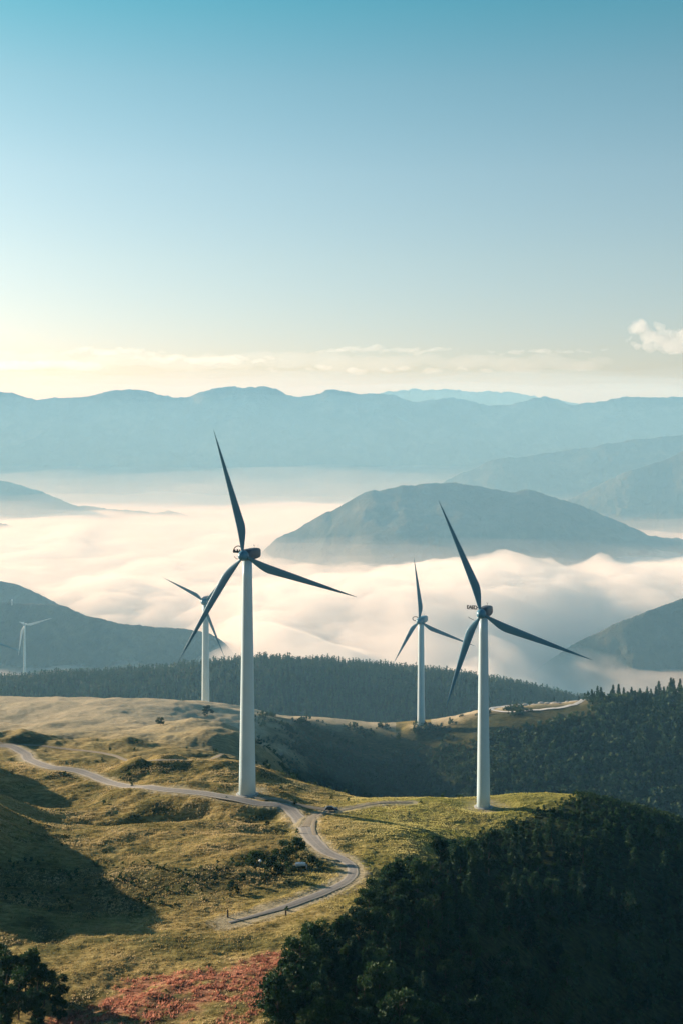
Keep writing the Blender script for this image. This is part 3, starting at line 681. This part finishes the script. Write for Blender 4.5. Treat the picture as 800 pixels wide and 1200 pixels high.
# denser woods: one mass each
def mass(name, label, P3, hs, mtl, npts=34, broad=False, seed=1):
    rg = np.random.default_rng(seed); vs = []
    protos = []
    for q in range(6):
        r2 = np.random.default_rng(seed * 10 + q)
        if broad: p, d = broad_pts(r2, npts, 10, 4.5); v = tris(p, 1.9, r2, .9)
        else:
            p, d = conifer_pts(r2, npts, r2.uniform(8, 10.5), r2.uniform(2.4, 3.8), .1); v = tris(p, .85, r2, 1.5, d, .3)
            # solid pointed core
            k = 6; ring = [(1.5 * math.cos(6.283 * j / k), 1.5 * math.sin(6.283 * j / k), 1.) for j in range(k)]; core = []
            for j in range(k): core += [ring[j], ring[(j + 1) % k], (0, 0, 8.)]
            v = np.concatenate([v, np.array(core)])
        protos.append(v)
    which = rg.integers(0, 6, len(P3)); ang = rg.uniform(0, 6.28, len(P3))
    for q in range(6):
        m = which == q; p = P3[m]; s = (hs[m] / 10)[:, None, None]; a = ang[m]; v = protos[q]
        ca, sa = np.cos(a)[:, None], np.sin(a)[:, None]
        vx = v[None, :, 0] * ca - v[None, :, 1] * sa; vy = v[None, :, 0] * sa + v[None, :, 1] * ca; vz = np.broadcast_to(v[None, :, 2], vx.shape)
        vs.append((np.stack([vx, vy, vz], -1) * s + p[:, None, :]).reshape(-1, 3))
    v = np.concatenate(vs); o = obj(name, mesh_np(name, v, np.arange(len(v)).reshape(-1, 3), mtl, smooth=False)); tag(o, label, name.replace('_', ' '), kind='stuff'); return o
def scatter(n, ulo, uhi, ylo, yhi, seed, fn):
    rg = np.random.default_rng(seed); y = np.sqrt(rg.uniform(ylo ** 2, yhi ** 2, n)); x = rg.uniform(ulo, uhi, n) * y; z = full_z(x, y); k = rg.uniform(0, 1, n) < fn(x, y, z); return np.stack([x, y, z - .3], 1)[k]
P3 = scatter(17000, -.42, .42, 1040, 1330, 1, lambda x, y, z: forest_mask(x, y, z)); mass('forest', 'dark conifer forest covering the hill behind the turbines', P3, rng.uniform(4.5, 10, len(P3)), m_con, 24, seed=3)
P3 = scatter(15000, -.07, .42, 480, 835, 2, lambda x, y, z: forest_mask(x, y, z) * .9); mass('woodland', 'dense dark wood on the shaded slope below the right hand ridge', P3, rng.uniform(2.5, 6.5, len(P3)) * (.4 + .6 * smooth(.03, .16, P3[:, 0] / P3[:, 1])), m_con, 40, True, seed=4)
def scrubf(x, y, z):
    n = fbm(x, y, 16, 2, 81)
    s = spur(x, y, z); a = smooth(0, 10, s) * (y < 480) * .8
    b_ = smooth(455, 500, y) * smooth(860, 830, y) * smooth(-.08, -.04, x / y) * smooth(.0, .3, n) * (x / y < .16)
    c_ = smooth(1.2, .6, ((x + 60) / 36) ** 2 + ((y - 285) / 24) ** 2 + n) * .30 + smooth(1.2, .6, ((x + 15) / 14) ** 2 + ((y - 306) / 13) ** 2 + n) * .7
    d_ = smooth(.2, .5, n) * .05 * (y < 560)
    e_ = smooth(20, 0, np.abs(s)) * (y < 440) * .5
    return np.clip(a + b_ + c_ + d_ + e_, 0, 1)
P3 = scatter(52000, -.32, .34, 185, 840, 5, scrubf)
hs = rng.uniform(.9, 2.2, len(P3)) * np.clip(P3[:, 1] / 420, .55, 1.5); mass('scrub', 'low dark scrub scattered over the hollows and shaded slopes', P3, hs, m_brd, 46, True, seed=6)
# grass tufts on the open meadow
def grassf(x, y, z):
    return (spur(x, y, z) < 8) * (0.35 + .65 * smooth(-.2, .2, fbm(x, y, 7, 2, 91)))
P3 = scatter(150000, -.31, .20, 185, 470, 7, grassf)
keep = np.ones(len(P3), bool)
for path, hw, _ in ROADS[:3]:
    for i in range(0, len(P3), 20000):
        d2 = ((P3[i:i + 20000, None, 0] - path[:, 0]) ** 2 + (P3[i:i + 20000, None, 1] - path[:, 1]) ** 2).min(1); keep[i:i + 20000] &= d2 > (hw + .7) ** 2
P3 = P3[keep]; n = len(P3); rg = np.random.default_rng(9)
m_grass, nt, b = mat('grass_blades', .9); b.inputs['Specular IOR Level'].default_value = .05
n1 = noise_node(nt, .07, 4); r1 = ramp(nt, n1.outputs['Fac'], [(.38, (.16, .14, .05)), (.5, (.35, .265, .115)), (.62, (.54, .42, .235))]); tcx = N(nt, 'ShaderNodeTexCoord'); sxx = N(nt, 'ShaderNodeSeparateXYZ'); nt.links.new(tcx.outputs['Object'], sxx.inputs[0])
n4 = noise_node(nt, .04, 3); fx = math_node(nt, 'ADD', math_node(nt, 'MULTIPLY', sxx.outputs[0], .022), math_node(nt, 'MULTIPLY', n4.outputs['Fac'], 1.0), True)
gcol = mixc(nt, fx, r1.outputs[0], ramp(nt, n1.outputs['Fac'], [(.38, (.33, .32, .08)), (.6, (.60, .53, .20))]).outputs[0]); nt.links.new(gcol, b.inputs['Base Color'])
def glow(nt, b, col, f=.5):
    tr = N(nt, 'ShaderNodeBsdfTranslucent'); nt.links.new(col, tr.inputs['Color']); mx = N(nt, 'ShaderNodeMixShader', Fac=f)
    nt.links.new(b.outputs[0], mx.inputs[1]); nt.links.new(tr.outputs[0], mx.inputs[2]); nt.links.new(mx.outputs[0], nt.nodes['Material Output'].inputs['Surface'])
glow(nt, b, gcol)
m_red, nt, b = mat('red_heather_sprigs', .9); n1 = noise_node(nt, .9, 4); r1 = ramp(nt, n1.outputs['Fac'], [(.35, (.16, .07, .04)), (.5, (.42, .17, .11)), (.65, (.60, .30, .21))]); nt.links.new(r1.outputs[0], b.inputs['Base Color'])
glow(nt, b, r1.outputs[0]); rx, ry = P3[:, 0], P3[:, 1]; nn = fbm(rx, ry, 18, 3, 71); nn2 = fbm(rx, ry, 5, 3, 72)
isred = red_cover(rx, ry, nn, nn2) > rg.uniform(.2, .9, n)
def tufts(name, label, P3, hgt, mtl, rg, k=4):
    n = len(P3); c = np.repeat(P3, k, 0); m = n * k; a = rg.uniform(0, 6.28, m); h = hgt * rg.uniform(.5, 1.3, m); w = h * .35
    lean = rg.normal(size=(m, 2)) * .3 * h[:, None] + np.array([.25, -.05]) * h[:, None]; off = rg.normal(size=(m, 2)) * hgt * .5
    base = c.copy(); base[:, :2] += off; base[:, 2] += .2
    d = np.stack([np.cos(a) * w, np.sin(a) * w, np.zeros(m)], 1); tip = base + np.column_stack([lean, h])
    v = np.stack([base - d, base + d, tip], 1).reshape(-1, 3); o = obj(name, mesh_np(name, v, np.arange(len(v)).reshape(-1, 3), mtl, smooth=False)); tag(o, label, name, kind='stuff')
tufts('grass', 'dry yellow and olive grass covering the open meadow', P3[~isred], .32, m_grass, rg); tufts('heather', 'rusty red heather patches at the bottom of the meadow', P3[isred], .45, m_red, rg, 6)

# ------------------------------------------------------------------ small things by the road
m_dk = simple('weathered_wood', (.05, .04, .03), (.10, .08, .06), 3, .9)
def post(px, py, h, label):
    x, y, z = at(px, py); z = gz(x, y); t = empty('wooden_post', (x, y, z)); tag(t, label, 'post', 'posts beside the lower road')
    mb = MB(); mb.tube((0, 0, -.4), (0, 0, h), .22, .17, 8); mb.build('shaft', m_dk, t); mb = MB(); mb.tube((0, 0, h), (0, 0, h + .15), .2, .05, 8); mb.build('cap', m_dk, t)
post(335, 1070, 1.1, 'dark stubby post on the near verge of the lower road'); post(267, 1077, 1.5, 'dark post where the lower road leaves the hollow')
x, y, z = at(305, 1030); z = gz(x, y); t = empty('lamp_post', (x, y, z)); tag(t, 'slim post with a bright white head standing in the dark grove', 'lamp post')
mb = MB(); mb.tube((0, 0, -.4), (0, 0, 3.9), .1, .07, 8); mb.build('pole', m_dk, t); mb = MB()
mb.rings([[(rr * math.cos(6.283 * j / 12), rr * math.sin(6.283 * j / 12), zz) for j in range(12)] for rr, zz in ((.12, 3.85), (.32, 4.0), (.34, 4.2), (.2, 4.4), (.05, 4.45))]); mb.build('lamp_head', m_pale, t, smooth=True)
# white rowing-boat-shaped trough beside the grove
x, y, z = at(352, 1019); z = gz(x, y); t = empty('water_trough', (x, y, z + .9), R(8)); tag(t, 'long white trough at the edge of the grove inside the road bend', 'trough')
mb = MB(); L_ = 1.3
rings = []
for sx in np.linspace(-1, 1, 9):
    w = .75 * (1 - abs(sx) ** 3 * .6); rings.append([(sx * L_, w * cy_, zz) for cy_, zz in ((-1, .55), (-.8, 0), (.8, 0), (1, .55), (.85, .55), (.65, .15), (-.65, .15), (-.85, .55))])
mb.rings(rings); mb.build('basin', m_pale, t); mb = MB()
for sx in (-1.6, 1.6): mb.box((sx, 0, -.55), (.3, 1.1, 1.1))
mb.build('support', m_conc, t)
# dark car parked at the junction
x, y, z = at(388, 951); z = gz(x, y); car = empty('parked_car', (x, y, z + .05), R(4)); tag(car, 'dark car parked where the side track leaves the road', 'car')
m_car = simple('dark_car_paint', (.03, .025, .04), (.045, .04, .06), .5, .3); m_gl = simple('car_glass', (.02, .025, .03), (.03, .035, .04), .5, .08); m_ty = simple('rubber', (.015, .015, .015), (.03, .03, .03), 2, .8); m_rim = simple('rim_metal', (.4, .4, .42), (.5, .5, .52), 2, .35)
mb = MB(); prof = [(-2.15, .35), (-2.2, .75), (-2.0, .95), (-1.0, 1.0), (1.0, 1.0), (1.9, .88), (2.2, .7), (2.2, .35)]
mb.rings([[(a, sy * .87, b_) for a, b_ in prof] for sy in (-1, 1)]); mb.build('body', m_car, car, bevel=.08)
mb = MB(); cab = [(-1.9, .98), (-1.35, 1.46), (.35, 1.48), (1.15, .98)]
mb.rings([[(a, sy * (.78 if b_ < 1.2 else .66), b_) for a, b_ in cab] for sy in (-1, 1)]); mb.build('window', m_gl, car, bevel=.04)
mb = MB(); mb.box((-.5, 0, 1.49), (1.7, 1.24, .05)); mb.build('roof', m_car, car, bevel=.02)
for sx in (-1.35, 1.35):
    for sy in (-1, 1):
        mb = MB(); mb.tube((sx, sy * .72, .34), (sx, sy * .92, .34), .34, .34, 18); w = mb.build('wheel', m_ty, car); mb = MB(); mb.tube((sx, sy * .90, .34), (sx, sy * .935, .34), .2, .2, 12); mb.build('rim', m_rim, w)
# pale boulders and gravel pads on the ridge plateau
m_rock = simple('pale_rock', (.40, .40, .38), (.62, .61, .58), .8, .9, .5)
rk = random.Random(8)
for i in range(9):
    px = 600 + i * 8 + rk.uniform(-2, 2); Y_ = rk.uniform(822, 848); X_ = (px - 400) / F * Y_; z = gz(X_, Y_)
    bmv = MB(); K = 9; s = rk.uniform(.7, 1.5); rings = []
    for q in range(6):
        a = math.pi * (q + .3) / 6.6; rings.append([(s * 1.8 * math.sin(a) * math.cos(6.283 * j / K) * rk.uniform(.75, 1.15), s * 1.2 * math.sin(a) * math.sin(6.283 * j / K) * rk.uniform(.75, 1.15), s * .8 * -math.cos(a)) for j in range(K)])
    bmv.rings(rings); o = bmv.build('boulder', m_rock, None, (X_, Y_, z + .3), smooth=False); tag(o, 'pale boulder inside the gravel loop on the ridge plateau', 'boulder', 'boulders inside the gravel loop')

# ------------------------------------------------------------------ light, sky, camera
SUN_EL, SUN_AZ = R(12.5), R(-57)      # azimuth from +Y, negative = to the left
sd = bpy.data.lights.new('sun', 'SUN'); sd.energy = 5.0; sd.angle = R(.5); sd.color = (1, .86, .68)
so = bpy.data.objects.new('sun', sd); link(so)
from mathutils import Vector
dirv = Vector((math.sin(SUN_AZ) * math.cos(SUN_EL), math.cos(SUN_AZ) * math.cos(SUN_EL), math.sin(SUN_EL)))
so.rotation_euler = dirv.to_track_quat('Z', 'Y').to_euler(); so.location = dirv * 3000 + Vector((0, 300, Z0))
w = bpy.data.worlds.new('World'); scene.world = w; w.use_nodes = True; nt = w.node_tree; bg = nt.nodes['Background']
sky = N(nt, 'ShaderNodeTexSky', sky_type='NISHITA'); sky.sun_disc = False; sky.sun_elevation = SUN_EL; sky.sun_rotation = SUN_AZ; sky.altitude = 800; sky.air_density = 1.0; sky.dust_density = 1.2; sky.ozone_density = 2.0
tc = N(nt, 'ShaderNodeTexCoord'); sx = N(nt, 'ShaderNodeSeparateXYZ'); nt.links.new(tc.outputs['Generated'], sx.inputs[0])
tint = ramp(nt, sx.outputs[2], [(0.0, (.90, .77, .79)), (.06, (.93, .80, .79)), (.13, (1, .91, .80)), (.20, (.98, .98, .83)), (.27, (.78, .97, .81)), (.34, (.40, .94, .79)), (.48, (.12, .42, .5)), (1.0, (.035, .17, .33))])
mu = N(nt, 'ShaderNodeMix', data_type='RGBA', blend_type='MULTIPLY'); mu.inputs[0].default_value = 1; nt.links.new(sky.outputs[0], mu.inputs[6]); nt.links.new(tint.outputs[0], mu.inputs[7])
nt.links.new(mu.outputs[2], bg.inputs['Color']); bg.inputs['Strength'].default_value = .088

cam = bpy.data.cameras.new('camera'); co = bpy.data.objects.new('camera', cam); link(co); co.location = (0, 0, Z0); co.rotation_euler = (R(90), 0, 0)
cam.sensor_fit = 'HORIZONTAL'; cam.sensor_width = 36; cam.lens = F / 800 * 36; cam.shift_y = -(600 - HOR) / 800; cam.clip_start = 1; cam.clip_end = 60000
scene.camera = co
scene.view_settings.view_transform = 'Standard'; scene.view_settings.look = 'None'; scene.view_settings.gamma = 1; scene.view_settings.exposure = 1.05; scene.view_settings.use_curve_mapping = False
cy = scene.cycles; cy.use_denoising = True; cy.volume_bounces = 8; cy.max_bounces = 12; cy.diffuse_bounces = 3; cy.transparent_max_bounces = 16; cy.sample_clamp_indirect = 10
